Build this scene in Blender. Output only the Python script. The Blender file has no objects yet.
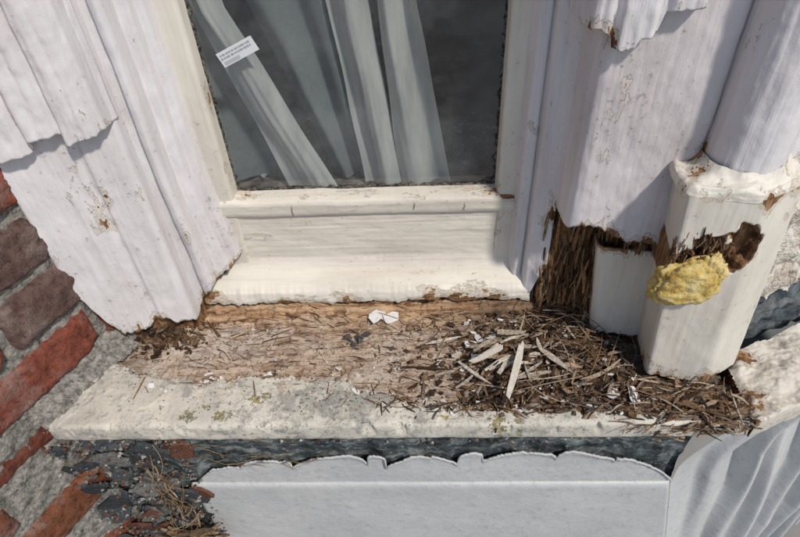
import bpy, math, random, bmesh
from mathutils import Vector, Matrix, noise
random.seed(7)
R=random.random
def U(a,b): return a+(b-a)*R()
sc=bpy.context.scene
def n3(x,y,z): return noise.noise(Vector((x,y,z)))
def fr(x,y,z,o=4): return noise.fractal(Vector((x,y,z)),0.8,2.0,o)
def ss(a,b,x):
    t=min(1,max(0,(x-a)/(b-a))); return t*t*(3-2*t)
def lerp(a,b,t): return a+(b-a)*t
def interp(tab,x):
    if x<=tab[0][0]: return tab[0][1]
    for (x0,y0),(x1,y1) in zip(tab,tab[1:]):
        if x<=x1: return lerp(y0,y1,(x-x0)/(x1-x0))
    return tab[-1][1]

# ------------------------------------------------------------ node helpers
class N:
    def __init__(s,name):
        s.m=bpy.data.materials.new(name); s.m.use_nodes=True
        s.t=s.m.node_tree; s.b=s.t.nodes['Principled BSDF']; s.l=s.t.links
        s.tc=s.t.nodes.new('ShaderNodeTexCoord').outputs['Object']
    def put(s,sock,v):
        if isinstance(v,(int,float)): sock.default_value=v
        elif isinstance(v,tuple): sock.default_value=v if len(v)==4 or sock.type=='VECTOR' else (*v,1)
        else: s.l.new(v,sock)
    def noise(s,scale,det=4,rough=.6,st=(1,1,1),off=0,dist=0):
        mp=s.t.nodes.new('ShaderNodeMapping'); s.l.new(s.tc,mp.inputs['Vector'])
        mp.inputs['Scale'].default_value=st; mp.inputs['Location'].default_value=(off,off*1.7,off*.6)
        n=s.t.nodes.new('ShaderNodeTexNoise'); s.l.new(mp.outputs[0],n.inputs['Vector'])
        n.inputs['Scale'].default_value=scale; n.inputs['Detail'].default_value=min(det,5)
        n.inputs['Roughness'].default_value=rough; n.inputs['Distortion'].default_value=dist
        return n.outputs['Fac']
    def math(s,op,a,b=0.,c=None):
        n=s.t.nodes.new('ShaderNodeMath'); n.operation=op
        s.put(n.inputs[0],a); s.put(n.inputs[1],b)
        if c is not None: s.put(n.inputs[2],c)
        return n.outputs[0]
    def step(s,v,a,b,o0=0.,o1=1.):
        n=s.t.nodes.new('ShaderNodeMapRange'); s.put(n.inputs[0],v)
        for i,x in zip((1,2,3,4),(a,b,o0,o1)): n.inputs[i].default_value=x
        return n.outputs[0]
    def mix(s,f,a,b,mode='MIX'):
        n=s.t.nodes.new('ShaderNodeMix'); n.data_type='RGBA'; n.blend_type=mode
        s.put(n.inputs['Factor'],f); s.put(n.inputs['A'],a); s.put(n.inputs['B'],b)
        return n.outputs['Result']
    def ramp(s,v,stops):
        n=s.t.nodes.new('ShaderNodeValToRGB'); e=n.color_ramp.elements
        while len(e)<len(stops): e.new(.5)
        for el,(p,c) in zip(e,stops): el.position=p; el.color=(*c,1)
        s.l.new(v,n.inputs[0]); return n.outputs[0]
    def attr(s,name,col=False):
        n=s.t.nodes.new('ShaderNodeAttribute'); n.attribute_name=name
        return n.outputs['Color' if col else 'Fac']
    def bump(s,h,dist=.001,st=1.,prev=None):
        n=s.t.nodes.new('ShaderNodeBump'); n.inputs['Distance'].default_value=dist
        n.inputs['Strength'].default_value=st; s.put(n.inputs['Height'],h)
        if prev: s.l.new(prev,n.inputs['Normal'])
        return n.outputs[0]
    def out(s,col,rough=.6,normal=None,spec=.3):
        s.put(s.b.inputs['Base Color'],col); s.put(s.b.inputs['Roughness'],rough)
        s.b.inputs['Specular IOR Level'].default_value=spec
        if normal: s.l.new(normal,s.b.inputs['Normal'])
        return s.m
ST={'z':(1,1,.06),'x':(.06,1,1),'y':(1,.06,1),'n':(1,1,1)}
def wood_cols(k,ax,off=0,dark=(.03,.016,.009),mid=(.2,.1,.045),lite=(.42,.27,.15)):
    g=k.noise(140,5,.7,ST[ax],off,.3)
    g2=k.noise(18,3,.6,(1,1,1),off+3)
    f=k.math('ADD',k.math('MULTIPLY',g,.7),k.math('MULTIPLY',g2,.3))
    return k.ramp(f,[(.34,dark),(.48,mid),(.62,lite)]),g
def paint_mat(name,col,ax='z',chip=0.,under=(.56,.50,.41),dirt=.35,dirtcol=(.4,.36,.3),rough=.5,bs=1.,grime=.4,scale=24):
    k=N(name)
    at=k.attr('chip')
    n=k.noise(scale,5,.66,(1,1,.5) if ax=='z' else (.5,1,1))
    v=k.math('ADD',n,k.math('ADD',at,chip))
    m=k.step(v,.70,.706); m2=k.step(v,.645,.651)
    wc,g=wood_cols(k,ax)
    big=k.noise(9,5,.65,(1,1,.35) if ax=='z' else (.35,1,1),off=5); strk=k.noise(60,5,.6,ST[ax],2)
    sp=k.noise(120,4,.72,off=11)
    c=k.mix(k.step(big,.42,.66,0,grime),col,tuple(x*y for x,y in zip(col,(.74,.71,.69))))
    c=k.mix(k.step(strk,.50,.72,0,dirt),c,dirtcol)
    c=k.mix(k.step(k.math('ADD',sp,k.math('MULTIPLY',big,.5)),.88,.98,0,dirt*1.6),c,tuple(x*.55 for x in dirtcol))
    c=k.mix(m2,c,under); c=k.mix(m,c,wc)
    e=k.math('MULTIPLY',k.step(v,.625,.645),k.math('SUBTRACT',1.,m2))
    c=k.mix(k.math('MULTIPLY',e,.3),c,(.25,.2,.16))
    h=k.math('ADD',k.math('MULTIPLY',strk,.9*bs),k.math('MULTIPLY',sp,.14*bs))
    h=k.math('ADD',h,k.math('MULTIPLY',n,.45*bs))
    h=k.math('SUBTRACT',h,k.math('MULTIPLY',m2,.5)); h=k.math('SUBTRACT',h,k.math('MULTIPLY',m,.8))
    h=k.math('ADD',h,k.math('MULTIPLY',k.math('MULTIPLY',g,m),1.2))
    return k.out(c,k.step(m,0,1,rough,.9),k.bump(h,.0024,1.))
def rot_mat(name,ax='z',**kw):
    k=N(name); c,g=wood_cols(k,ax,**kw)
    n2=k.noise(60,5,.75)
    c=k.mix(k.step(n2,.5,.62,0,.7),c,(.03,.02,.014))
    h=k.math('ADD',k.math('MULTIPLY',g,1.5),n2)
    return k.out(c,.95,k.bump(h,.004,1.),.1)

WHITE=(.68,.66,.67); CREAM=(.68,.645,.57)
M_white=paint_mat('white_gloss_paint',WHITE,'z',-.015,under=(.57,.53,.48),dirt=.38,dirtcol=(.43,.41,.40),grime=.6)
M_whiteb=paint_mat('white_board_paint',(.66,.625,.635),'z',-.015,under=(.57,.52,.49),dirt=.45,dirtcol=(.45,.40,.39),grime=.85)
M_cream=paint_mat('cream_paint',CREAM,'z',-.015,dirt=.32,bs=.5,grime=.6)
M_creamx=paint_mat('cream_rail_paint',CREAM,'x',-.02,dirt=.34,bs=.6,grime=.7)
M_rot=rot_mat('rotten_wood')
M_rotl=rot_mat('rotten_wood_orange',mid=(.24,.12,.05),lite=(.42,.27,.15))

# ------------------------------------------------------------ mesh helpers
def empty(name):
    e=bpy.data.objects.new(name,None); sc.collection.objects.link(e); return e
def mesh(name,vs,fs,mat,parent=None,attrs=None,smooth=True,cols=None):
    me=bpy.data.meshes.new(name); me.from_pydata(vs,[],fs); me.update()
    if attrs:
        for k,vals in attrs.items():
            a=me.attributes.new(k,'FLOAT','POINT'); a.data.foreach_set('value',vals)
    if cols:
        a=me.attributes.new('col','FLOAT_COLOR','POINT')
        a.data.foreach_set('color',[c for q in cols for c in (*q,1.)])
    me.materials.append(mat)
    if smooth: me.polygons.foreach_set('use_smooth',[True]*len(me.polygons))
    o=bpy.data.objects.new(name,me); sc.collection.objects.link(o)
    if parent: o.parent=parent
    return o
def sheet(name,P,nu,nv,mat,parent=None,names=('chip',),solid=0,smooth=True):
    vs=[];at={n:[] for n in names}
    for j in range(nv+1):
        for i in range(nu+1):
            q=P(i/nu,j/nv); vs.append(q[:3])
            for n,v in zip(names,q[3:]+(0.,)*len(names)): at[n].append(v)
    fs=[]
    for j in range(nv):
        for i in range(nu):
            a=j*(nu+1)+i; fs.append((a,a+1,a+nu+2,a+nu+1))
    o=mesh(name,vs,fs,mat,parent,at,smooth)
    if solid:
        m=o.modifiers.new('s','SOLIDIFY'); m.thickness=solid; m.offset=0
    return o
def resample(pts,d):
    L=[0]
    for a,b in zip(pts,pts[1:]): L.append(L[-1]+math.dist(a,b))
    n=max(2,int(L[-1]/d)); out=[]
    for i in range(n+1):
        s=L[-1]*i/n
        for k in range(len(pts)-1):
            if s<=L[k+1]+1e-9:
                t=(s-L[k])/max(1e-9,L[k+1]-L[k]); out.append(tuple(lerp(p,q,t) for p,q in zip(pts[k],pts[k+1]))); break
    return out
def profile_up(name,pts,zb,zt,mat,parent,ridge=.0008,lump=.0015,lean=lambda x,z:0.,chipf=None,d=.0022,dz=.004,solid=.003,seed=0,extra=None):
    pr=resample(pts,d); nu=len(pr)-1; nz=int((zt-.1)/dz)
    def P(u,v):
        x,y=pr[min(nu,round(u*nu))]
        b=zb(x); z=lerp(b,zt,v)
        k=ridge*(n3(x*160+seed,y*160,z*3)+.6*n3(x*420,y*420+seed,z*9))+lump*fr(x*22+seed,y*22,z*14)
        c=chipf(x,z,z-b) if chipf else max(0,.16-(z-b)*6)
        dx=dy=0
        if extra: dx,dy,c2=extra(x,y,z); c+=c2
        return (x+lean(x,z)+dx,y-k+dy,z,c)
    return sheet(name,P,nu,nz,mat,parent,solid=solid)
def blob(name,c,r,mat,parent,amp=.3,f=3.,seed=0,sub=5):
    bm=bmesh.new(); bmesh.ops.create_icosphere(bm,subdivisions=sub,radius=1)
    for v in bm.verts:
        p=v.co.copy(); k=1+amp*fr(p.x*f+seed,p.y*f,p.z*f,3)+amp*.26*n3(p.x*f*5,p.y*f*5,p.z*f*5+seed)
        q=Vector((p.x*r[0]*k,max(p.y*k,-.72-.18*n3(p.x*4,p.z*4,seed))*r[1],p.z*r[2]*k))
        v.co=Vector(c)+q
    me=bpy.data.meshes.new(name); bm.to_mesh(me); bm.free(); me.materials.append(mat)
    me.polygons.foreach_set('use_smooth',[True]*len(me.polygons))
    o=bpy.data.objects.new(name,me); sc.collection.objects.link(o); o.parent=parent; return o

# ------------------------------------------------------------ SILL
BND=[(-.60,.60),(-.50,.575),(-.44,.55),(-.355,.535),(-.28,.548),(-.20,.54),(-.14,.545),(-.09,.513),(-.05,.505),(0,.487),(.08,.483),(.17,.480),(.30,.482),(.36,.478),(.42,.485),(.46,.50)]
def bnd(x): return interp(BND,x)+.009*n3(x*25,3,0)+.006*n3(x*80,5,0)+.003*n3(x*230,8,0)
def mound(x,y):
    return (.014*math.exp(-((x-.17)/.13)**2-((y-.575)/.06)**2)+.010*math.exp(-((x-.34)/.09)**2-((y-.50)/.025)**2)
            +.02*math.exp(-((x-.215)/.04)**2-((y-.63)/.04)**2)+.014*math.exp(-((x+.46)/.05)**2-((y-.64)/.03)**2))
def terr(v,s):
    q=v/s; f=math.floor(q); return (f+ss(.72,1.,q-f))*s
def sill_h(x,y):
    b=bnd(x)+.004*n3(x*140,y*140,2); t=ss(-.003,.007,y-b)
    base=.013*fr(x*5,y*11,1,3)
    lay=terr(base+.0045*n3(x*9,y*90,6)+.003*fr(x*45,y*70,2,3),.0042)
    grain=.0022*n3(x*9,y*190,2)+.0018*n3(x*25,y*420,7)+.0024*fr(x*50,y*110,4)
    pit=-.010*ss(.20,.50,fr(x*14,y*38,12,4))
    h=t*(-.014+lay+grain+pit)+(1-t)*(.0010*fr(x*30,y*30,9)-.0012*ss(.12,.25,fr(x*18,y*22,19)))
    rg=ss(.628,.70,y+.008*n3(x*16,0,0)+.004*n3(x*60,y*60,0))*t*ss(-.47,-.40,x)
    h+=rg*(.034+.006*n3(x*6,y*130,9))
    h+=t*mound(x,y)
    return h,t
def xl(y): return interp([(.44,-.562),(.62,-.502),(.74,-.45)],y)
sill=empty('window_sill')
path=resample([(.735,0),(.462,0)],.0017)
front=[(.4585,-.0012),(.4565,-.004),(.456,-.008),(.456,-.014),(.456,-.02),(.4565,-.026),(.4565,-.032),(.458,-.036),(.461,-.0385),(.475,-.039),(.52,-.039)]
full=path+front; NP=len(path)
LI=[(-.352,.474,.010),(-.303,.474,.010),(-.258,.502,.010),(-.245,.507,.007),(.095,.462,.010),(.125,.461,.005),(-.33,.49,.005),(.02,.468,.005),(-.40,.49,.004)]
def SP(u,v):
    j=round(v*(len(full)-1)); y,z=full[j]
    x=lerp(xl(y),.447,u)
    eb=ss(.30,.42,x)
    if j<NP:
        h,t=sill_h(x,y); z=h-eb*.006*max(0,fr(x*35,y*50,8)+.2)
        yy=y-.0015*n3(x*20,y*20,5)
        if j==NP-1: z-=.0005
    else:
        nick=.006*ss(.28,.6,fr(x*40,3,z*20))*ss(-.03,-.005,z)
        yy=y+.0012*fr(x*25,z*40,3)+eb*.012*max(0,fr(x*40,2,z*30)+.15)+nick
        z+=.0008*n3(x*40,0,8)*(1 if j<NP+8 else 0); t=0
    xx=x+(.006*fr(y*60,z*60,4) if u>.995 else 0)
    r=bnd(x)
    sd=(y-r) if j<NP else -.1
    paint=-sd*14
    if x>.30: paint-=.9*ss(.30,.42,x)
    wet=ss(-.02,.16,x)*ss(-.01,.02,y-r)+.8*ss(.30,.40,x)+.5*ss(-.44,-.49,x)*ss(.56,.60,y)
    li=0
    for a,b,rr in LI: li=max(li,1-math.hypot((x-a)*.8,y-b)/rr/1.5)
    st=math.exp(-((x+.15)/.08)**2-((y-.50)/.035)**2)+.35*math.exp(-((x-.05)/.12)**2)*(j<NP)+(.1 if j>=NP else 0)
    rg=ss(.640,.675,y) if j<NP else 0
    return (xx,yy,z,paint,min(1,wet),max(0,li),st,rg)
k=N('weathered_sill')
pa=k.attr('paint'); wet=k.attr('wet')
n=k.noise(55,5,.7,(.6,1,1)); pm=k.step(k.math('ADD',pa,k.math('MULTIPLY',k.math('SUBTRACT',n,.5),2.0)),-.01,.02)
g=k.noise(110,5,.72,(.05,1,1),1,.2); g2=k.noise(26,5,.7,(.6,1,1),4)
wd=k.ramp(k.math('ADD',k.math('MULTIPLY',g,.6),k.math('MULTIPLY',g2,.4)),[(.36,(.075,.045,.030)),(.44,(.28,.19,.135)),(.52,(.48,.375,.29)),(.66,(.64,.55,.45))])
wd=k.mix(k.step(k.noise(12,5,.7,off=7),.48,.61,0,.65),wd,(.53,.48,.43))
rgc=k.ramp(g,[(.36,(.11,.05,.022)),(.46,(.36,.20,.10)),(.60,(.58,.41,.25))])
wd=k.mix(k.math('MULTIPLY',k.attr('ridge'),.9),wd,rgc)
wd=k.mix(k.math('MULTIPLY',wet,k.step(k.noise(30,5,.7,off=9),.35,.6,.55,1)),wd,k.mix(g,(.024,.016,.012),(.15,.10,.07)))
bl=k.noise(34,5,.75,off=13); sp=k.noise(150,5,.75,off=3)
pc=k.mix(k.step(k.noise(11,5,.65,off=2),.40,.60),(.63,.60,.52),(.49,.465,.405))
stn=k.attr('stain')
pc=k.mix(k.step(k.math('ADD',bl,k.math('MULTIPLY',stn,.13)),.53,.63,0,.8),pc,(.27,.265,.245))
pc=k.mix(k.step(k.math('ADD',sp,k.math('MULTIPLY',stn,.08)),.59,.67,0,.8),pc,(.09,.09,.08))
li=k.attr('lichen'); lich=k.step(k.math('ADD',li,k.math('MULTIPLY',k.math('SUBTRACT',sp,.5),5.)),.55,.75,0,.85)
lich=k.math('MULTIPLY',lich,k.step(li,.02,.12))
pc=k.mix(lich,pc,k.mix(k.step(bl,.44,.58),(.38,.28,.05),(.17,.17,.07)))
c=k.mix(pm,wd,pc)
h=k.math('ADD',k.math('MULTIPLY',pm,.8),k.math('MULTIPLY',k.math('SUBTRACT',1.,pm),k.math('MULTIPLY',g,2.2)))
h=k.math('ADD',h,k.math('MULTIPLY',sp,.6)); h=k.math('ADD',h,k.math('MULTIPLY',lich,.4))
M_sill=k.out(c,.88,k.bump(h,.003,1.),.2)
sheet('sill_board',SP,600,len(full)-1,M_sill,sill,names=('paint','wet','lichen','stain','ridge'))
M_creamdirty=paint_mat('dirty_cream_render',(.60,.56,.49),'n',.02,under=(.46,.42,.36),dirt=.5,dirtcol=(.34,.32,.28),bs=1.6)
sheet('sill_end',lambda u,v:(.447+.004*fr(u*20,v*5,1),lerp(.460,.56,u),lerp(-.039,-.003,v)+.002*n3(u*20,0,0)*v,.1),50,20,M_rot,sill)

# ------------------------------------------------------------ WINDOW FRAME
frame=empty('sash_window')
rail=[(.745,.207),(.724,.2055),(.717,.203),(.715,.198),(.7155,.182),(.718,.177),(.7225,.174),(.7235,.13),(.7235,.088),(.719,.076),(.712,.067),(.700,.060),(.690,.053),(.682,.045),(.679,.034),(.680,.026)]
rp=resample(rail,.002)
def RP(u,v):
    x=lerp(-.375,.168,u); j=round(v*(len(rp)-1)); y,z=rp[j]
    low=ss(.06,.026,z)
    rag=.010*fr(x*26,1,0)-.003-.008*ss(.3,.5,n3(x*14,4,0))+.004*n3(x*120,0,1)
    z+=low*rag; y-=.0012*fr(x*12,z*30,2)+.0005*n3(x*6,z*260,4)+low*.004*n3(x*40,0,3)
    z-=.0012*fr(x*14,3,0)*ss(.17,.2,z)
    c=max(0,.21-(z-.026)*6)+(.25*ss(.07,.13,x)*ss(.18,.205,z))+.10*ss(.199,.206,z)
    return (x,y,z,c)
sheet('bottom_rail',RP,420,len(rp)-1,M_creamx,frame,solid=.002)
sheet('rail_core',lambda u,v:(lerp(-.40,.2,u),.70-.006*fr(u*30,v*6,2),lerp(-.02,.05,v)),160,14,M_rotl,frame)
profile_up('stile_left',[(-.294,.747),(-.2955,.725),(-.298,.7215),(-.345,.7200)],lambda x:.06,.95,M_cream,frame,.0003,.0008,chipf=lambda x,z,h:.11*ss(-.30,-.294,x)-.02)
profile_up('stile_right',[(.107,.747),(.1085,.725),(.111,.7215),(.128,.721),(.134,.7195)],lambda x:.06,.95,M_cream,frame,.0006,.0012,chipf=lambda x,z,h:.09*ss(.114,.107,x))
kk=N('black_putty'); nb=kk.noise(160,5,.7); M_putty=kk.out(kk.mix(kk.step(nb,.45,.6),(.02,.02,.02),(.2,.18,.15)),.8,kk.bump(nb,.002))
kk=N('paint_crack'); nb=kk.noise(160,3,.7); M_crk=kk.out(kk.mix(nb,(.05,.04,.03),(.18,.14,.10)),.9)
def strip(name,p0,p1,w,ax):
    def P(u,v):
        a=lerp(p0[0],p1[0],u); b=lerp(p0[1],p1[1],u)
        k=(v*w)*(1+.9*n3(a*90+b*90,1,5)+.5*n3(a*300+b*300,4,5))
        return (a+(k if ax=='x' else 0),.7445-.001*n3(a*80,b*80,0),b+(k if ax=='z' else 0))
    sheet(name,P,300,3,M_putty,frame)
strip('putty_bottom',(-.294,.206),(.107,.206),.006,'z')
strip('putty_left',(-.2945,.206),(-.2945,.9),.005,'x')
strip('putty_right',(.1075,.206),(.1075,.9),-.005,'x')
vs=[];fs=[]
for cx0,z0,z1 in ((-.205,.178,.203),(-.018,.186,.203),(.058,.182,.199)):
    b=len(vs); m_=10
    for i in range(m_+1):
        t=i/m_; z=lerp(z0,z1,t); xx=cx0+.0022*n3(z*260,cx0*40,0); wv=.0005*math.sin(3.14*min(1,t+.15))+.0001
        vs+=[(xx-wv,.7128,z),(xx+wv,.7128,z)]
    for i in range(m_): fs.append((b+2*i,b+2*i+1,b+2*i+3,b+2*i+2))
mesh('paint_cracks',vs,fs,M_crk,frame,smooth=False)
g=bpy.data.materials.new('window_glass'); g.use_nodes=True; t=g.node_tree; t.nodes.clear()
NW=t.nodes.new
o_=NW('ShaderNodeOutputMaterial'); mx=NW('ShaderNodeMixShader'); tr=NW('ShaderNodeBsdfTransparent'); gl=NW('ShaderNodeBsdfGlossy')
tr.inputs[0].default_value=(.83,.86,.86,1); gl.inputs['Roughness'].default_value=.01
ge=NW('ShaderNodeNewGeometry'); dt=NW('ShaderNodeVectorMath'); dt.operation='DOT_PRODUCT'
t.links.new(ge.outputs['Incoming'],dt.inputs[0]); t.links.new(ge.outputs['Normal'],dt.inputs[1])
def gm(op,a,b):
    q=NW('ShaderNodeMath'); q.operation=op
    for i,v in enumerate((a,b)):
        if isinstance(v,(int,float)): q.inputs[i].default_value=v
        else: t.links.new(v,q.inputs[i])
    return q.outputs[0]
ab=gm('ABSOLUTE',dt.outputs['Value'],0); sch=gm('ADD',gm('MULTIPLY',gm('POWER',gm('SUBTRACT',1.,ab),5.),.92),.10)
t.links.new(sch,mx.inputs[0]); t.links.new(tr.outputs[0],mx.inputs[1]); t.links.new(gl.outputs[0],mx.inputs[2])
df=NW('ShaderNodeBsdfDiffuse'); df.inputs[0].default_value=(.5,.53,.53,1); mx2=NW('ShaderNodeMixShader')
nz=NW('ShaderNodeTexNoise'); nz.inputs['Scale'].default_value=5; nz.inputs['Detail'].default_value=6; nz.inputs['Roughness'].default_value=.7
tcg=NW('ShaderNodeTexCoord'); t.links.new(tcg.outputs['Object'],nz.inputs['Vector'])
mr=NW('ShaderNodeMapRange'); mr.inputs[1].default_value=.42; mr.inputs[2].default_value=.65; mr.inputs[3].default_value=.01; mr.inputs[4].default_value=.14
t.links.new(nz.outputs['Fac'],mr.inputs[0])
t.links.new(mr.outputs[0],mx2.inputs[0]); t.links.new(mx.outputs[0],mx2.inputs[1]); t.links.new(df.outputs[0],mx2.inputs[2])
t.links.new(mx2.outputs[0],o_.inputs[0])
mesh('glass_pane',[(-.30,.7458,.20),(.112,.7458,.20),(.112,.7458,.95),(-.30,.7458,.95)],[(0,1,2,3)],g,frame,smooth=False)
kk=N('label_white'); M_lab=kk.out((.66,.68,.69),.5)
kk=N('label_ink'); M_ink=kk.out((.28,.32,.36),.5)
cx,cz=-.242,.424; ca,sa=math.cos(.42),math.sin(.42)
def rq(w,h,ox=0,oz=0): return [(cx+(ox+a)*ca-(oz+b)*sa,0,cz+(ox+a)*sa+(oz+b)*ca) for a,b in ((-w,-h),(w,-h),(w,h),(-w,h))]
stk=empty('window_sticker')
mesh('label',[(a,.7450,c) for a,_,c in rq(.028,.010)],[(0,1,2,3)],M_lab,stk,smooth=False)
vs=[];fs=[]
for ln,z0 in ((0,.005),(1,.0005),(2,-.006)):
    x=-.024
    while x<.022:
        w=U(.001,.003) if ln<2 else .0007; b=len(vs)
        if ln==2 and x>0: break
        vs+= [(a,.7446,c) for a,_,c in rq(w/2,.0012 if ln<2 else .0025,x,z0)]; fs.append((b,b+1,b+2,b+3)); x+=w+.0012
mesh('label_print',vs,fs,M_ink,stk,smooth=False)

# ------------------------------------------------------------ INTERIOR
room=empty('room_interior')
kk=N('interior_grey'); nn=kk.noise(4,4,.6); M_int=kk.out(kk.mix(kk.step(nn,.42,.58),(.05,.065,.07),(.16,.18,.19)),.8)
kk=N('interior_board'); nn=kk.noise(22,5,.75); M_ib=kk.out(kk.ramp(nn,[(.40,(.02,.018,.016)),(.5,(.09,.075,.062)),(.62,(.25,.215,.18))]),.7,kk.bump(nn,.006))  # board's mottled brown also hints at debris reflected in the pane
def quad(name,a,b,c,d,mat,parent): return mesh(name,[a,b,c,d],[(0,1,2,3)],mat,parent,smooth=False)
sheet('window_board',lambda u,v:(lerp(-.6,.5,u),lerp(.75,1.02+.03*math.sin(u*9),v),.186+.005*fr(u*20,v*8,2)),120,50,M_ib,room)
quad('floor',(-1.5,.80,-.4),(1.5,.80,-.4),(1.5,3,-.4),(-1.5,3,-.4),M_int,room)
quad('back_wall',(-1.5,3,-.4),(1.5,3,-.4),(1.5,3,2),(-1.5,3,2),M_int,room)
quad('side_wall_left',(-1.5,.8,-.4),(-1.5,3,-.4),(-1.5,3,2),(-1.5,.8,2),M_int,room)
quad('side_wall_right',(1.5,.8,-.4),(1.5,3,-.4),(1.5,3,2),(1.5,.8,2),M_int,room)
quad('ceiling',(-1.5,.8,2),(1.5,.8,2),(1.5,3,2),(-1.5,3,2),M_int,room)
quad('front_wall',(-1.5,.8,.95),(1.5,.8,.95),(1.5,.8,2),(-1.5,.8,2),M_int,room)
cur=empty('net_curtain')
kk=N('curtain_cloth'); nn=kk.noise(300,3,.6); n2=kk.noise(30,4,.6,(1,1,.2)); M_cur=kk.out(kk.mix(kk.step(n2,.4,.62),(.50,.50,.48),(.36,.37,.36)),.9,kk.bump(n2,.004))
kk=N('sheer_cloth'); nn=kk.noise(200,3,.6); M_she=kk.out(kk.mix(nn,(.12,.14,.145),(.19,.21,.215)),.9)
def curtain(name,xt0,xt1,xb0,xb1,zb,y,folds,amp,ph,mat):
    def P(u,v):
        z=lerp(zb,.95,v); f=(z-.195)/.275; f=f if f<1 else 1+(f-1)*.4
        x=lerp(lerp(xb0,xb1,u),lerp(xt0,xt1,u),f)+.003*n3(z*9,ph,u)
        return (x,y+amp*math.sin(u*folds*6.283+ph+z*2)+.004*n3(u*6,z*8,ph),z)
    sheet(name,P,60,60,mat,cur)
curtain('fold_a',-.124,-.070,-.095,-.037,.192,.776,1.1,.011,0,M_cur)
curtain('fold_b',-.058,-.006,-.04,.040,.192,.776,1.2,.011,2,M_cur)
curtain('fold_c',-.30,-.255,-.220,-.140,.192,.770,.8,.009,1,M_cur)
curtain('sheer_a',-.235,-.118,-.145,-.09,.195,.80,1.7,.010,1,M_she)
curtain('sheer_b',-.36,-.29,-.34,-.205,.195,.80,1.3,.010,3,M_she)
vs=[];fs=[]
for i in range(70):
    x=U(-.28,.14);y=U(.79,1.0);s=U(.002,.009);a=U(0,6.28); b=len(vs)
    for k_ in range(4): vs.append((x+s*math.cos(a+k_*1.57)*U(.5,1.3),y+s*math.sin(a+k_*1.57)*U(.3,1),.196+U(0,.003)))
    fs.append((b,b+1,b+2,b+3))
kk=N('reflected_debris'); M_refl=kk.out((.36,.34,.31),.8)
mesh('reflection_flakes',vs,fs,M_refl,room,smooth=False)  # pale bits stand in for bright debris reflections in the glass

# ------------------------------------------------------------ LEFT ARCHITRAVE
al=empty('window_architrave')
PL=[(-.545,.66),(-.522,.598),(-.518,.592),(-.47,.612),(-.442,.624),(-.438,.629),(-.432,.630),(-.429,.628),(-.392,.643),(-.386,.648),(-.384,.668),(-.370,.671),(-.367,.663),(-.360,.661),(-.356,.667),(-.354,.688),(-.340,.691),(-.337,.703),(-.328,.705),(-.3245,.712),(-.322,.722)]
ZBL=[(-.55,.16),(-.52,.15),(-.50,.075),(-.485,.035),(-.46,.03),(-.43,.045),(-.40,.03),(-.385,.02),(-.37,.06),(-.345,.09),(-.33,.10),(-.32,.11)]
profile_up('painted_shell',PL,lambda x:interp(ZBL,x)+.010*fr(x*60,1,1)+.004*n3(x*220,0,0),.95,M_white,al,.0007,.0020,
  lean=lambda x,z:.02*ss(.30,.05,z)*ss(-.39,-.33,x),dz=.0035,
  chipf=lambda x,z,h:max(0,.22-h*8)+.15*math.exp(-((x+.442)/.03)**2)*ss(.385,.33,z)*ss(.16,.25,z)-.01)
PC=[(-.56,.62),(-.545,.578),(-.535,.568),(-.515,.577),(-.507,.584),(-.503,.579),(-.478,.589),(-.470,.600),(-.465,.593),(-.44,.604),(-.432,.613),(-.426,.606),(-.398,.618),(-.390,.628),(-.387,.645),(-.383,.655)]
profile_up('capital_block',PC,lambda x:interp([(-.56,.362),(-.47,.368),(-.466,.385),(-.43,.388),(-.427,.374),(-.38,.380)],x)+.005*fr(x*50,4,1)+.002*n3(x*200,0,0),.95,M_white,al,.0016,.003,seed=9,dz=.004,chipf=lambda x,z,h:max(0,.13-h*7)-.02)
def coreline(name,pts,z0,z1,mat,par,amp=.006):
    pr=resample(pts,.0025); nu=len(pr)-1; nz=int((z1-z0)/.003)
    def P(u,v):
        x,y=pr[round(u*nu)]; z=lerp(z0,z1,v)
        k=amp*(fr(x*45,y*45,z*12)+.9*n3(x*170,y*170,z*8))
        return (x,y-k,z,0)
    return sheet(name,P,nu,nz,mat,par)
coreline('rotten_core',[(-.53,.63),(-.50,.622),(-.45,.638),(-.40,.655),(-.375,.685),(-.33,.715)],-.02,.2,M_rot,al,.005)
coreline('capital_core',[(-.53,.60),(-.45,.62),(-.39,.645)],.37,.5,M_rot,al,.003)

# ------------------------------------------------------------ RIGHT PILASTER
ar=empty('window_pilaster')
PR=[(.132,.7225),(.136,.712),(.139,.700),(.149,.698),(.152,.704),(.155,.700),(.157,.686),(.168,.680),(.184,.668)]
profile_up('inner_moulding',PR,lambda x:interp([(.13,.035),(.168,.04),(.176,.075),(.184,.10)],x)+.012*fr(x*90,0,2),.95,M_white,ar,.0012,.0022,seed=3,
   chipf=lambda x,z,h:max(0,.22-h*4)+.15*math.exp(-((z-.19)/.02)**2))
PB=[(.182,.69),(.184,.655),(.187,.628),(.192,.618),(.199,.614),(.250,.608),(.3200,.600),(.3245,.604),(.327,.625)]
profile_up('flat_board',PB,lambda x:interp([(.182,.218),(.20,.226),(.23,.228),(.25,.208),(.28,.205),(.32,.20)],x)+.006*fr(x*50,2,0)+.003*n3(x*160,0,0),.95,M_whiteb,ar,.0005,.0022,seed=5,
   chipf=lambda x,z,h:max(0,.20-h*9)-.015+.08*math.exp(-((x-.21)/.02)**2-((z-.36)/.06)**2)+.06*math.exp(-((x-.29)/.02)**2-((z-.30)/.05)**2))
PBc=[(.165,.68),(.168,.615),(.172,.600),(.187,.594),(.190,.602),(.196,.602),(.200,.592),(.228,.588),(.233,.596),(.240,.596),(.244,.590),(.272,.588),(.276,.605)]
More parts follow.
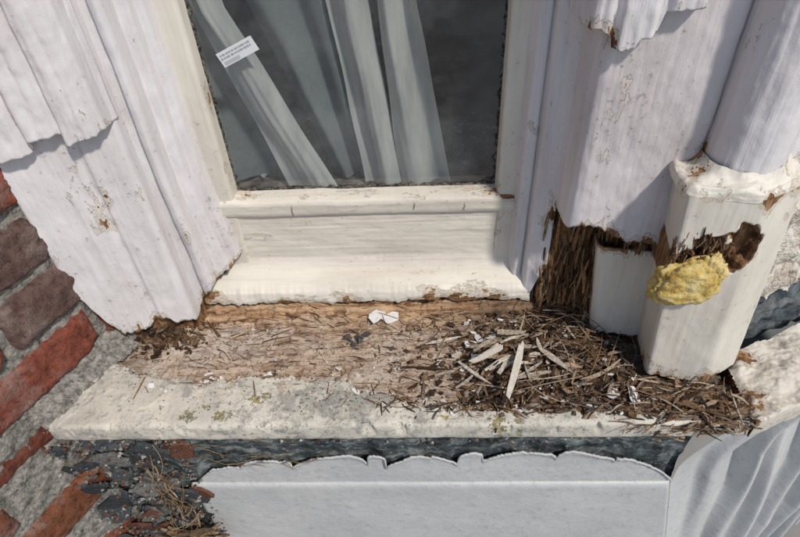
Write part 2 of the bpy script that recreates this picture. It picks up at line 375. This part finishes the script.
profile_up('capital_block',PBc,lambda x:interp([(.15,.488),(.192,.486),(.195,.468),(.215,.470),(.218,.480),(.235,.486),(.238,.505),(.28,.51)],x)+.004*fr(x*60,2,6),.95,M_white,ar,.0014,.003,seed=12,chipf=lambda x,z,h:max(0,.14-h*7))
cpts=[(.328,.63)]+[(.368-.042*math.cos(a),.592-.042*math.sin(a)) for a in [i*math.pi/14 for i in range(15)]]+[(.412,.60),(.418,.590),(.44,.600),(.47,.66)]
profile_up('half_column',cpts,lambda x:.325+.004*fr(x*50,0,0),.95,M_white,ar,.0008,.0022,seed=21,chipf=lambda x,z,h:max(0,.2-h*5))
coreline('rotten_core',[(.150,.72),(.165,.695),(.19,.672),(.215,.668),(.245,.66),(.27,.64),(.33,.628),(.34,.60)],-.02,.32,M_rotl,ar,.012)
profile_up('small_plinth',[(.262,.66),(.260,.632),(.266,.625),(.340,.612),(.36,.61)],lambda x:.004+.004*fr(x*80,0,3),.178,M_cream,ar,.0005,.0012,
   lean=lambda x,z:-.10*z,dz=.0008,chipf=lambda x,z,h:max(0,.14-h*6)+max(0,.24-(.178-z)*8)-.01)
def hole(x,y,z):
    d1=math.hypot((x-.368)/.036,(z-.234)/.034)+.5*fr(x*45,1,z*45)
    d2=math.hypot((x-.336)/.038,(z-.202)/.034)+.3*fr(x*50,2,z*50)
    d3=math.hypot((x-.398)/.016,(z-.262)/.03)+.5*fr(x*60,5,z*40)
    d=min(d1,d2,d3); t=ss(1.05,.75,d)
    return 0,.020*t*(1+.4*fr(x*120,1,z*30)),.5*ss(1.12,.95,d)
PP=[(.335,.66),(.328,.60),(.3215,.545),(.3235,.5405),(.328,.539),(.36,.535),(.403,.529),(.408,.530),(.425,.539),(.455,.555),(.462,.565),(.475,.66)]
profile_up('plinth',PP,lambda x:interp([(.32,.004),(.34,.0),(.37,-.006),(.40,-.004),(.45,.002)],x)+.006*fr(x*60,2,2),.322,M_cream,ar,.0003,.0009,
   lean=lambda x,z:-.09*z,d=.002,dz=.0013,solid=0,extra=hole,chipf=lambda x,z,h:max(0,.20-h*5)+.16*math.exp(-((z-.322)/.014)**2)-.005)
rim=[(.300,.66),(.292,.60),(.290,.552),(.294,.543),(.302,.539),(.332,.535),(.366,.529),(.374,.530),(.397,.541),(.424,.556),(.436,.575),(.445,.66)]
inn=[(.325,.66),(.322,.61),(.322,.59),(.324,.575),(.330,.562),(.350,.550),(.378,.549),(.392,.556),(.405,.568),(.414,.585),(.425,.60),(.44,.66)]
ra=resample(rim,.0025); nr=len(ra)-1
def RIM(u,v):
    a=ra[round(u*nr)]; q=u*(len(inn)-1); i=min(len(inn)-2,int(q)); b=tuple(lerp(s,t_,q-i) for s,t_ in zip(inn[i],inn[i+1]))
    prof=[(0,0),(-.02,.005),(.04,.010),(.2,.013),(.45,.014),(.75,.018),(1,.028)]
    w=v*6; j=min(5,int(w)); o,z=(lerp(s,t_,w-j) for s,t_ in zip(prof[j],prof[j+1]))
    x=lerp(a[0],b[0],o);y=lerp(a[1],b[1],o); f=fr(x*30,y*30,v*2)
    return (x,y-.002*f,.318+z+.004*f,.11+.08*n3(x*30,y*30,0))
sheet('plinth_rim',RIM,nr,24,M_cream,ar)
coreline('plinth_core',[(.335,.64),(.334,.56),(.40,.547),(.45,.575),(.46,.64)],-.02,.05,M_rot,ar,.005)

kk=N('foam_skin'); a1=kk.noise(45,5,.65); a3=kk.noise(170,4,.7,off=3)
cc=kk.ramp(a1,[(.35,(.36,.22,.06)),(.47,(.56,.41,.13)),(.62,(.64,.53,.26))]); cc=kk.mix(kk.step(a3,.55,.68,0,.6),cc,(.25,.15,.05))
M_foam=kk.out(cc,.85,kk.bump(kk.math('ADD',a1,kk.math('MULTIPLY',a3,.6)),.004),.2)
fo=empty('expanding_foam')
blob('foam_lump',(.322,.530,.198),(.040,.018,.035),M_foam,fo,.22,1.5,3)
blob('foam_lump_small',(.345,.532,.214),(.020,.014,.026),M_foam,fo,.28,1.9,8)
blob('foam_edge',(.300,.536,.184),(.019,.014,.024),M_foam,fo,.25,1.9,18)

# ------------------------------------------------------------ RIGHT RENDERED WALL + RETURN SILL
rw=empty('rendered_wall')
kk=N('rough_render'); a1=kk.noise(50,5,.75); a2=kk.noise(14,5,.7,off=4)
cc=kk.ramp(a1,[(.36,(.22,.18,.14)),(.46,(.54,.48,.40)),(.55,(.70,.66,.59))]); cc=kk.mix(kk.step(a2,.5,.62,0,.7),cc,(.70,.68,.64))
M_rend=kk.out(cc,.9,kk.bump(a1,.012),.2)
def RW(u,v):
    x=lerp(.43,.95,u); y=lerp(.59,.79,u); z=lerp(.03+.03*n3(u*30,0,0)+.05*ss(.0,.15,u),.95,v)
    k=.014*fr(x*22,y*22,z*22,6)
    return (x+k*.4,y-k,z)
sheet('render_face',RW,130,240,M_rend,rw)
kk=N('cavity_dark'); a1=kk.noise(40,5,.7); a2=kk.noise(9,5,.6)
cc=kk.mix(kk.step(a1,.4,.65),(.035,.045,.055),(.14,.17,.19)); cc=kk.mix(kk.step(a2,.52,.64,0,.6),cc,(.22,.22,.20))
M_cavity=kk.out(cc,.6,kk.bump(a1,.004),.4)
sheet('cavity_shade_sheet',lambda u,v:(lerp(.43,.95,u),lerp(.61,.81,u)+.012*fr(u*20,v*20,0),lerp(-.05,.2,v)),90,40,M_cavity,rw)  # dark sheet stands in for the shaded cavity below the render
rs=empty('return_sill')
def RS(u,v):
    prof=[(0,.0),(.25,.0),(.5,.0),(.75,.0),(.97,0),(1.0,-.003),(1.01,-.012),(1.01,-.036),(.8,-.04)]
    j=v*8; i=min(7,int(j)); q=tuple(lerp(a,b,j-i) for a,b in zip(prof[i],prof[i+1]))
    bx,by=lerp(.450,.95,u),lerp(.575,.80,u); fx,fy=lerp(.449,.95,u),lerp(.458,.665,u)
    x=lerp(bx,fx,q[0]); y=lerp(by,fy,q[0]); z=q[1]+.009*fr(x*25,y*25,1,6)-.004-.01*ss(.03,0,u)*(q[0]<.95)
    return (x,y,z,.08*n3(x*20,y*20,0)+.15*ss(.12,0,u))
sheet('return_board',RS,200,110,M_creamdirty,rs)

# ------------------------------------------------------------ BELOW THE SILL
pb=empty('panelled_wall')
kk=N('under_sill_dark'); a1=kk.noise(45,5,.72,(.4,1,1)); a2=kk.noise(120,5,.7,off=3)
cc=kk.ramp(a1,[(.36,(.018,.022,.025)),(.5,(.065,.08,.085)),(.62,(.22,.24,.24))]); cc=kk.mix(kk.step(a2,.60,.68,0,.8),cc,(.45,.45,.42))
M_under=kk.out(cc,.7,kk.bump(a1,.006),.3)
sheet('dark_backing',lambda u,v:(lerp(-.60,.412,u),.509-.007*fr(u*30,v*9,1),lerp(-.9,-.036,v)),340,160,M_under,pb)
cusps=[-.41,-.325,-.235,-.105,-.075,.045,.085,.205,.30,.405]
def scal(x):
    top=interp([(-.41,-.225),(-.38,-.195),(-.30,-.165),(-.2,-.149),(-.12,-.146),(0,-.152),(.1,-.140),(.2,-.136),(.30,-.150),(.37,-.188),(.405,-.225)],x)
    for i,(a,b) in enumerate(zip(cusps,cusps[1:])):
        if a<=x<=b:
            t=(x-a)/(b-a); dd=(.010,.018,.036,.010,.040,.012,.026,.020,.006)[i]
            t2=t**(.7 if i%2 else 1.4)
            return top-dd*(1-max(0,1-(2*t2-1)**2)**.5)+.004*fr(x*50,0,0)+.0015*n3(x*260,0,0)
    return top
kk=N('white_panel_paint'); a1=kk.noise(30,5,.6); a2=kk.noise(6,4,.6); a3=kk.noise(70,5,.7,off=2)
cc=kk.mix(kk.step(a2,.35,.65),(.52,.53,.53),(.44,.455,.46)); cc=kk.mix(kk.step(a3,.54,.68,0,.45),cc,(.30,.30,.29))
M_panel=kk.out(cc,.45,kk.bump(kk.math('ADD',a1,kk.math('MULTIPLY',a3,.4)),.002),.4)
def xr(z): return lerp(.405,.455,min(2,max(0,(-.243-z)/.227)))
def PN(u,v):
    x=lerp(-.41,.405,u)
    z=lerp(-.243,scal(x),v); return (x,.499-.0008*fr(x*20,z*20,0)-.005*ss(.8,1,v)*(1+n3(x*20,0,0)),z)
sheet('upper_panel',PN,600,30,M_panel,pb,solid=.003)
def PN2(u,v):
    z=lerp(-.9,-.240,v); x=lerp(-.425,xr(z),u)
    return (x,.494+.004*ss(.985,1,v)-.001*fr(x*12,z*12,0),z)
sheet('lower_panel',PN2,160,90,M_panel,pb,solid=.003)
lr=empty('shade_fold_panel')
def FL(u,v):
    z=lerp(-1.0,-.05,v); s=u*.62; x0=xr(z)+.003 if z<-.2 else .408+.05*ss(-.2,-.05,z); x=x0+s*.87; y=.497+s*.48
    ph=(s-.055-(z+.05)*.10+.02*math.sin((z+.1)*7)+.012*n3(s*9,z*3,0))/.105
    f=ph-math.floor(ph)
    k=(.042*ss(0,.25,f)*(1-ss(.25,1,f)) )*ss(.03,.10,s)*(.8+.5*n3(math.floor(ph)*3.1,z*2,0))  # sawtooth folds shaped so their left faces make dark shadow stripes
    return (x+k*.2,y-k,z)
sheet('side_sheet',FL,520,140,M_panel,lr)

# ------------------------------------------------------------ BRICK WALL
bw=empty('brick_wall')
kk=N('red_brick'); vc=kk.attr('col',True); a1=kk.noise(60,5,.72); a2=kk.noise(18,5,.7,off=3)
cc=kk.mix(1.,vc,kk.ramp(a1,[(.3,(.45,.4,.4)),(.5,(1,1,1)),(.7,(1.3,1.3,1.3))]),'MULTIPLY')
cc=kk.mix(kk.step(a2,.50,.64,0,.55),cc,(.25,.20,.18)); cc=kk.mix(kk.step(kk.noise(150,5,.7,off=6),.57,.66,0,.8),cc,(.04,.03,.025))
M_brick=kk.out(cc,.9,kk.bump(a1,.006),.15)
kk=N('lime_mortar'); a1=kk.noise(90,5,.75); M_mort=kk.out(kk.ramp(a1,[(.35,(.10,.095,.085)),(.5,(.26,.245,.22)),(.65,(.42,.40,.36))]),.95,kk.bump(a1,.006),.1)
O=Vector((-.512,.615,0)); D=Vector((.40,.917,0)).normalized(); Nn=Vector((D.y,-D.x,0))
def W(s,z,n): p=O+D*s+Nn*n; return (p.x,p.y,z)
sheet('mortar',lambda u,v:W(lerp(-.8,.08,u),lerp(-1,.95,v),-.004+.006*fr(u*50,v*90,0)-.012*ss(.52,.48,v)),200,360,M_mort,bw)
vs=[];fs=[];cs=[]
def brick(s0,s1,z0,z1,n,col,seed,tilt=0):
    nu,nv=34,16; b=len(vs); c0,c1,c2,c3=(U(0,.016) if R()<.5 else .003 for _ in range(4))
    for j in range(nv+1):
        for i in range(nu+1):
            u,v=i/nu,j/nv
            s=lerp(s0,s1,u);z=lerp(z0,z1,v)
            eu=min(s-s0,s1-s); ev=min(z-z0,z1-z)
            e=min(eu,ev)+.0022*n3(s*110,z*110,seed)
            for cc_,(a,q) in zip((c0,c1,c2,c3),((s0,z0),(s1,z0),(s0,z1),(s1,z1))): e=min(e,math.hypot(s-a,z-q)-cc_)
            k=n-.016*(1-ss(0,.007,e))
            z+=tilt*(s-s0)
            k+=.004*fr(s*40+seed,z*40,seed,5)
            vs.append(W(s,z,k)); cs.append(col)
    for j in range(nv):
        for i in range(nu):
            a=b+j*(nu+1)+i; fs.append((a,a+1,a+nu+2,a+nu+1))
row=0;z=.020-.09*11
while z<.93:
    off=(.12 if row%2 else 0)+U(-.01,.01); s=-.80-off
    while s<.07:
        e=s+.225
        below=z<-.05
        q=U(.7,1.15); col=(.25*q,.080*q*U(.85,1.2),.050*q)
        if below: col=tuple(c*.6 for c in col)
        if R()<.15: col=(.12,.075,.065)
        if not (below and R()<.15 and s>-.35):
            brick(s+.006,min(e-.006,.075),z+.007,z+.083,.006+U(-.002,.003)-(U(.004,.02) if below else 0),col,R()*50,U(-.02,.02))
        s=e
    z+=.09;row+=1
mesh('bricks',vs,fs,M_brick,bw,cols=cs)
sheet('mortar_fillet',lambda u,v:(lerp(-.575,-.49,u)+lerp(-.015,.022,v),lerp(.455,.64,u)+.004*n3(u*9,v*4,0),lerp(.035,-.004,v)+.02*ss(.8,1,u)*(1-v)+.009*fr(u*16,v*6,4,5)),110,30,M_mort,bw)

# ------------------------------------------------------------ debris helpers
class Pile:
    def __init__(s): s.v=[];s.f=[];s.c=[]
    def splinter(s,c,az,tilt,L,w,th,col,bend=0):
        d=Vector((math.cos(az)*math.cos(tilt),math.sin(az)*math.cos(tilt),math.sin(tilt)))
        sd=Vector((-math.sin(az),math.cos(az),0)); up=d.cross(sd)
        if up.z<0: up=-up
        roll=U(-.6,.6); sd,up=sd*math.cos(roll)+up*math.sin(roll),up*math.cos(roll)-sd*math.sin(roll)
        n=5;b=len(s.v); cv=Vector(c)
        w0,w1=U(.2,.8),U(.05,.5)
        for i in range(n+1):
            t=i/n; ww=w*(lerp(w0,1,min(1,t*2.5)) if t<.6 else lerp(1,w1,(t-.6)/.4))*U(.75,1.1)
            p=cv+d*(t-.5)*L+up*bend*math.sin(t*3.14)*L*.15+sd*bend*math.sin(t*3.14)*L*.1
            for a,q in ((-1,-1),(1,-1),(1,1),(-1,1)):
                s.v.append(tuple(p+sd*a*ww/2+up*q*th/2*U(.6,1.1))); m=U(.8,1.15); s.c.append(tuple(x*m for x in col))
        for i in range(n):
            for k in range(4):
                a=b+i*4+k;e=b+i*4+(k+1)%4; s.f.append((a,e,e+4,a+4))
        s.f.append((b+3,b+2,b+1,b)); e=b+n*4; s.f.append((e,e+1,e+2,e+3))
    def chunk(s,c,r,col,el=1.6):
        b=len(s.v); rot=Matrix.Rotation(U(0,6.28),3,'Z')@Matrix.Rotation(U(-.5,.5),3,'X')@Matrix.Rotation(U(-.5,.5),3,'Y')
        for a in (-1,1):
            for q in (-1,1):
                for e in (-1,1):
                    p=rot@Vector((a*r*el*U(.6,1.1),q*r*U(.6,1.1),e*r*.6*U(.6,1.1)))
                    s.v.append((c[0]+p.x,c[1]+p.y,c[2]+p.z)); m=U(.75,1.2); s.c.append(tuple(x*m for x in col))
        for f in ((0,1,3,2),(4,6,7,5),(0,4,5,1),(2,3,7,6),(0,2,6,4),(1,5,7,3)): s.f.append(tuple(b+i for i in f))
    def crumb(s,c,r,col):
        b=len(s.v); P=[(1,0,0),(-1,0,0),(0,1,0),(0,-1,0),(0,0,1),(0,0,-1)]
        for p in P:
            s.v.append(tuple(c[i]+p[i]*r*U(.5,1.2)+U(-.3,.3)*r for i in range(3))); m=U(.8,1.2); s.c.append(tuple(x*m for x in col))
        for f in ((0,2,4),(2,1,4),(1,3,4),(3,0,4),(2,0,5),(1,2,5),(3,1,5),(0,3,5)): s.f.append(tuple(b+i for i in f))
    def flake(s,c,az,L,w,col,th=.0008,tx=0,ty=0,n=7):
        b=len(s.v); an=[(i+U(-.3,.3))/n*6.283 for i in range(n)]; rr=[U(.75,1.15) for _ in range(n)]
        ca,sa=math.cos(az),math.sin(az)
        for top in (1,0):
            for i in range(n):
                a=an[i]; x=math.copysign(abs(math.cos(a))**.6,math.cos(a))*L/2*rr[i]; y=math.copysign(abs(math.sin(a))**.6,math.sin(a))*w/2*rr[i]
                s.v.append((c[0]+x*ca-y*sa,c[1]+x*sa+y*ca,c[2]+x*tx+y*ty+(th if top else 0)+.15*x*x/max(L,.001))); s.c.append(col)
        s.f.append(tuple(b+i for i in range(n))); s.f.append(tuple(b+n+i for i in reversed(range(n))))
        for i in range(n): s.f.append((b+n+i,b+n+(i+1)%n,b+(i+1)%n,b+i))
    def make(s,name,mat,parent): return mesh(name,s.v,s.f,mat,parent,smooth=False,cols=s.c)
kk=N('splinter_wood'); vc=kk.attr('col',True); a1=kk.noise(260,4,.7)
M_spl=kk.out(kk.mix(1.,vc,kk.ramp(a1,[(.3,(.4,.37,.35)),(.6,(1.2,1.2,1.2))]),'MULTIPLY'),.9,kk.bump(a1,.0008),.15)
kk=N('paint_flake'); vc=kk.attr('col',True); a1=kk.noise(180,4,.7)
M_flk=kk.out(kk.mix(kk.step(a1,.5,.66,0,.6),vc,(.36,.31,.25)),.6,kk.bump(a1,.0008),.3)
BR=[(.058,.035,.021),(.105,.06,.033),(.165,.098,.054),(.23,.15,.09),(.32,.235,.155),(.04,.026,.018),(.39,.32,.24),(.135,.095,.065),(.19,.15,.12)]
DK=BR[:3]+[BR[5],BR[7]]
def hz(x,y): return sill_h(x,y)[0]
def ok(x,y): return -.50<x<.44 and .463<y<.68 and not (x>.31 and y>.53)
deb=empty('rotten_wood_debris'); P=Pile()
def cluster(n,cx,cy,sx,sy,L0,L1,stack,w0=.0012,w1=.004,ang=None,cols=BR,ti=.14,bd=.6):
    for i in range(n):
        x=random.gauss(cx,sx);y=random.gauss(cy,sy)
        if not ok(x,y): continue
        az=U(0,6.283) if ang is None or R()<.3 else random.gauss(ang,.4)
        P.splinter((x,y,hz(x,y)+.001+stack*R()**1.5),az,random.gauss(0,ti),U(L0,L1)*(.5+R()),U(w0,w1),U(.0006,.002),random.choice(cols),U(-bd,bd))
cluster(460,.17,.565,.08,.042,.008,.032,.012,.0008,.003,ang=.2)
cluster(200,.16,.565,.075,.035,.010,.026,.014,.003,.008,ang=.2,ti=.25)
cluster(60,.14,.545,.07,.03,.04,.08,.016,.002,.006,ang=.35)
cluster(45,.19,.575,.05,.035,.05,.10,.020,.0008,.0016,cols=BR[3:5]+[BR[6]],bd=2.2)
cluster(460,.35,.495,.05,.014,.010,.045,.012,.001,.004,ang=.05)
cluster(110,.385,.487,.035,.012,.02,.06,.012,.003,.008,ang=.05)
cluster(240,.225,.62,.028,.028,.012,.05,.025)
cluster(130,-.44,.635,.03,.015,.006,.022,.012,cols=DK,w1=.006)
cluster(520,-.10,.59,.20,.045,.006,.035,.0006,.0005,.002,ang=0,cols=BR[1:]+[(.50,.41,.32)]*6,ti=.04)
cluster(260,-.10,.655,.20,.012,.010,.05,.001,.0006,.0022,ang=0,cols=[(.4,.27,.16),(.48,.34,.22),(.25,.15,.08),(.12,.07,.04)],ti=.05)
cluster(120,.04,.50,.07,.012,.008,.03,.002,.0008,.002)
for i in range(90):
    x=U(.27,.44); P.splinter((x,.457+U(-.004,.006),U(-.026,.002)),random.gauss(0,.35),random.gauss(0,.2),U(.012,.05),U(.001,.004),U(.0008,.002),random.choice(BR[2:]),U(-.6,.6))
for i in range(26):
    x=random.gauss(.12,.05);y=random.gauss(.575,.025)
    P.splinter((x,y,hz(x,y)+.012+U(0,.008)),random.gauss(.35,.6),U(-.15,.15),U(.02,.065),U(.004,.010),.0015,random.choice([(.42,.37,.31),(.34,.29,.23),(.48,.43,.36)]),U(-.4,.4))
for i in range(1700):
    m=R()
    if m<.6: x,y=random.gauss(.18,.085),random.gauss(.565,.042)
    elif m<.82: x,y=random.gauss(.36,.05),random.gauss(.495,.014)
    else: x,y=random.gauss(-.45,.03),random.gauss(.63,.014)
    if ok(x,y): P.chunk((x,y,hz(x,y)+.001+.008*R()*R()),U(.0008,.004),random.choice(DK+[BR[3]]),U(1,2.4))
for i in range(6500):
    m=R()
    if m<.35: x,y=random.gauss(.17,.10),random.gauss(.56,.045)
    elif m<.5: x,y=random.gauss(.35,.06),random.gauss(.495,.016)
    elif m<.6: x,y=random.gauss(-.44,.04),random.gauss(.625,.018)
    else: x,y=U(-.48,.4),U(.48,.66)
    if ok(x,y) and (y>bnd(x)-.012 or R()<.3): P.crumb((x,y,hz(x,y)+.0005),U(.0004,.0018),random.choice(BR))
for x,y,r in ((-.115,.625,.011),(-.10,.632,.009),(-.13,.63,.008),(-.12,.618,.009),(-.20,.63,.006),(-.22,.60,.005),(-.06,.60,.005)):
    for q in range(6): P.crumb((x+U(-1,1)*r*.6,y+U(-1,1)*r*.5,hz(x,y)+r*.4),r*.6,(.09,.085,.08))
P.make('splinter_heap',M_spl,deb)
Q=Pile()
for i in range(170):
    x=U(.172,.26); y=lerp(.685,.645,(x-.172)/.09)-U(0,.014)
    Q.splinter((x,y,U(.0,.20)),U(0,6.28),1.57+random.gauss(0,.16),U(.02,.07),U(.001,.007),U(.0008,.002),random.choice(BR[:5]+[(.28,.15,.07)]*2),U(-.6,.6))
for i in range(70):
    x=U(.27,.335);Q.splinter((x,.618-U(0,.008),U(.18,.225)),U(0,6.28),1.57+random.gauss(0,.2),U(.01,.035),U(.001,.005),.001,random.choice(BR[:5]),0)
for i in range(130):
    a=U(0,6.28);rr=U(.4,1.0); x=.345+.034*rr*math.cos(a)-.018; z=.238+.034*rr*math.sin(a)
    Q.splinter((x,.543-U(0,.008),z),U(0,6.28),1.57+random.gauss(0,.25),U(.008,.028),U(.001,.004),.001,random.choice(BR[:5]+[(.28,.16,.08)]),0)
Q.make('standing_splinters',M_spl,deb)
fl=empty('paint_flakes'); F=Pile(); WH=[(.62,.62,.61),(.58,.56,.51),(.66,.66,.66)]
for (x,y,az,L,w) in ((-.085,.664,.9,.034,.020),(-.062,.660,.5,.030,.022),(.045,.592,1.2,.028,.018),(.068,.60,.3,.024,.014),(.075,.575,.2,.020,.012),(.29,.497,1.5,.032,.016),(.262,.50,.5,.022,.014),(.325,.492,.2,.020,.010),(.08,.61,2,.022,.010),(.10,.612,.5,.018,.011),(.165,.61,.4,.03,.008)):
    F.flake((x,y,hz(x,y)+.007),az,L,w,random.choice(WH),.0012,U(-.25,.25),U(-.25,.25))
F.flake((.128,.535,.024),1.25,.110,.010,(.58,.54,.47),.002,.02,.3,15)
F.flake((.09,.565,.020),.5,.06,.010,(.48,.44,.38),.002,.05,.3,11)
for i in range(480):
    x=U(-.47,.42);y=U(.50,.66) if R()<.7 else bnd(min(.42,max(-.47,x)))+U(-.01,.02)
    if R()<.4: x=random.gauss(.2,.12)
    if not(-.50<x<.44) or (x>.31 and y>.52): continue
    s=.0012+.0065*R()**4; F.flake((x,y,hz(x,y)+.0015+(.008*R() if x>.05 else 0)),U(0,6.28),s*U(1,2.2),s,random.choice(WH),.0006,U(-.3,.3),U(-.3,.3),6)
F.make('flake_scatter',M_flk,fl)

ru=empty('slate_rubble'); S=Pile()
for i in range(80):
    x=U(-.60,-.41); z=U(-.46,-.06); yy=lerp(.466,.506,(x+.6)/.2)-U(0,.015)
    b=len(S.v); n=7; az=U(0,6.28); r=U(.008,.044); tx=U(-.3,.3); tz=U(-.3,.2)
    pts=[(r*math.cos(k*6.283/n+az)*U(.5,1.2),r*math.sin(k*6.283/n+az)*U(.35,.9)) for k in range(n)]
    c=random.choice([(.06,.07,.078),(.10,.107,.112),(.04,.045,.05),(.17,.17,.165),(.13,.06,.042),(.07,.078,.082)])
    for dy in (0,.006):
        for a,q in pts: S.v.append((x+a,yy+a*tx+q*tz+dy,z+q)); S.c.append(c)
    S.f.append(tuple(b+i for i in range(n))); S.f.append(tuple(b+n+i for i in reversed(range(n))))
    for k in range(n): S.f.append((b+k,b+n+k,b+n+(k+1)%n,b+(k+1)%n))
for i in range(900):
    x=U(-.60,-.40); S.crumb((x,lerp(.463,.503,(x+.6)/.2)-U(0,.012),U(-.46,-.06)),U(.001,.005),random.choice([(.08,.09,.1),(.16,.16,.15),(.14,.07,.05),(.3,.29,.26)]))
S.make('shards',M_spl,ru)
sn=empty('straw_debris'); T=Pile()
ST_=[(.30,.22,.13),(.36,.28,.18),(.20,.14,.08),(.12,.08,.05),(.25,.18,.11)]
for i in range(75):
    x=random.gauss(-.44,.016); z=random.gauss(-.26,.065)
    T.splinter((x,.472-U(0,.02),z),random.gauss(0,1.2),random.gauss(1.3,.45),U(.02,.08),U(.0006,.003),.0008,random.choice(ST_),U(-1.,1.))
for i in range(90):
    T.splinter((U(-.475,-.405),.46-U(0,.02),U(-.41,-.34)),random.gauss(.2,.3),random.gauss(-.3,.35),U(.03,.07),U(.003,.012),.005,random.choice(ST_[2:]),U(-.5,.5))
for i in range(35):
    T.splinter((U(-.42,-.15),.487,U(-.17,-.08)),random.gauss(0,.2),random.gauss(0,.25),U(.01,.05),U(.0006,.002),.0008,random.choice(ST_),U(-.6,.6))
for i in range(160):
    x=U(-.42,.40); T.crumb((x,.501,U(-.12,-.05)),U(.001,.005),random.choice(BR+[(.4,.4,.38)]*4))
T.make('straws',M_spl,sn)

# ------------------------------------------------------------ GROUND, SKY, LIGHT, CAMERA
kk=N('concrete_ground'); a1=kk.noise(3,5,.7); M_gr=kk.out(kk.mix(a1,(.2,.19,.18),(.34,.33,.31)),.9)
quad('ground',(-200,-200,-1.6),(200,-200,-1.6),(200,200,-1.6),(-200,200,-1.6),M_gr,None)
w=bpy.data.worlds.new('World'); sc.world=w; w.use_nodes=True; nt=w.node_tree
sky=nt.nodes.new('ShaderNodeTexSky'); sky.sky_type='NISHITA'; sky.sun_disc=False
el,azs=math.radians(50),math.radians(140)
sky.sun_elevation=el; sky.sun_rotation=azs
nt.links.new(sky.outputs[0],nt.nodes['Background'].inputs[0]); nt.nodes['Background'].inputs[1].default_value=.11
L=bpy.data.lights.new('sun','SUN'); L.energy=3.2; L.angle=math.radians(4); L.color=(1,.93,.84)
lo=bpy.data.objects.new('sun',L); sc.collection.objects.link(lo)
dv=Vector((math.sin(azs)*math.cos(el),math.cos(azs)*math.cos(el),math.sin(el)))
lo.rotation_euler=dv.to_track_quat('Z','Y').to_euler()
cam=bpy.data.cameras.new('camera'); co=bpy.data.objects.new('camera',cam); sc.collection.objects.link(co)
cx_=Vector((.9987,.0214,-.0463)).normalized(); cz_=Vector((.0469,-.7412,.6695)).normalized(); cy_=cz_.cross(cx_).normalized(); cx_=cy_.cross(cz_)
m=Matrix((cx_,cy_,cz_)).transposed().to_4x4(); m.translation=Vector((0,0,.71)); co.matrix_world=m
cam.sensor_width=36; cam.lens=26.0; cam.clip_start=.01; cam.clip_end=1000
sc.camera=co
sc.view_settings.view_transform='Standard'; sc.view_settings.look='None'; sc.view_settings.exposure=0
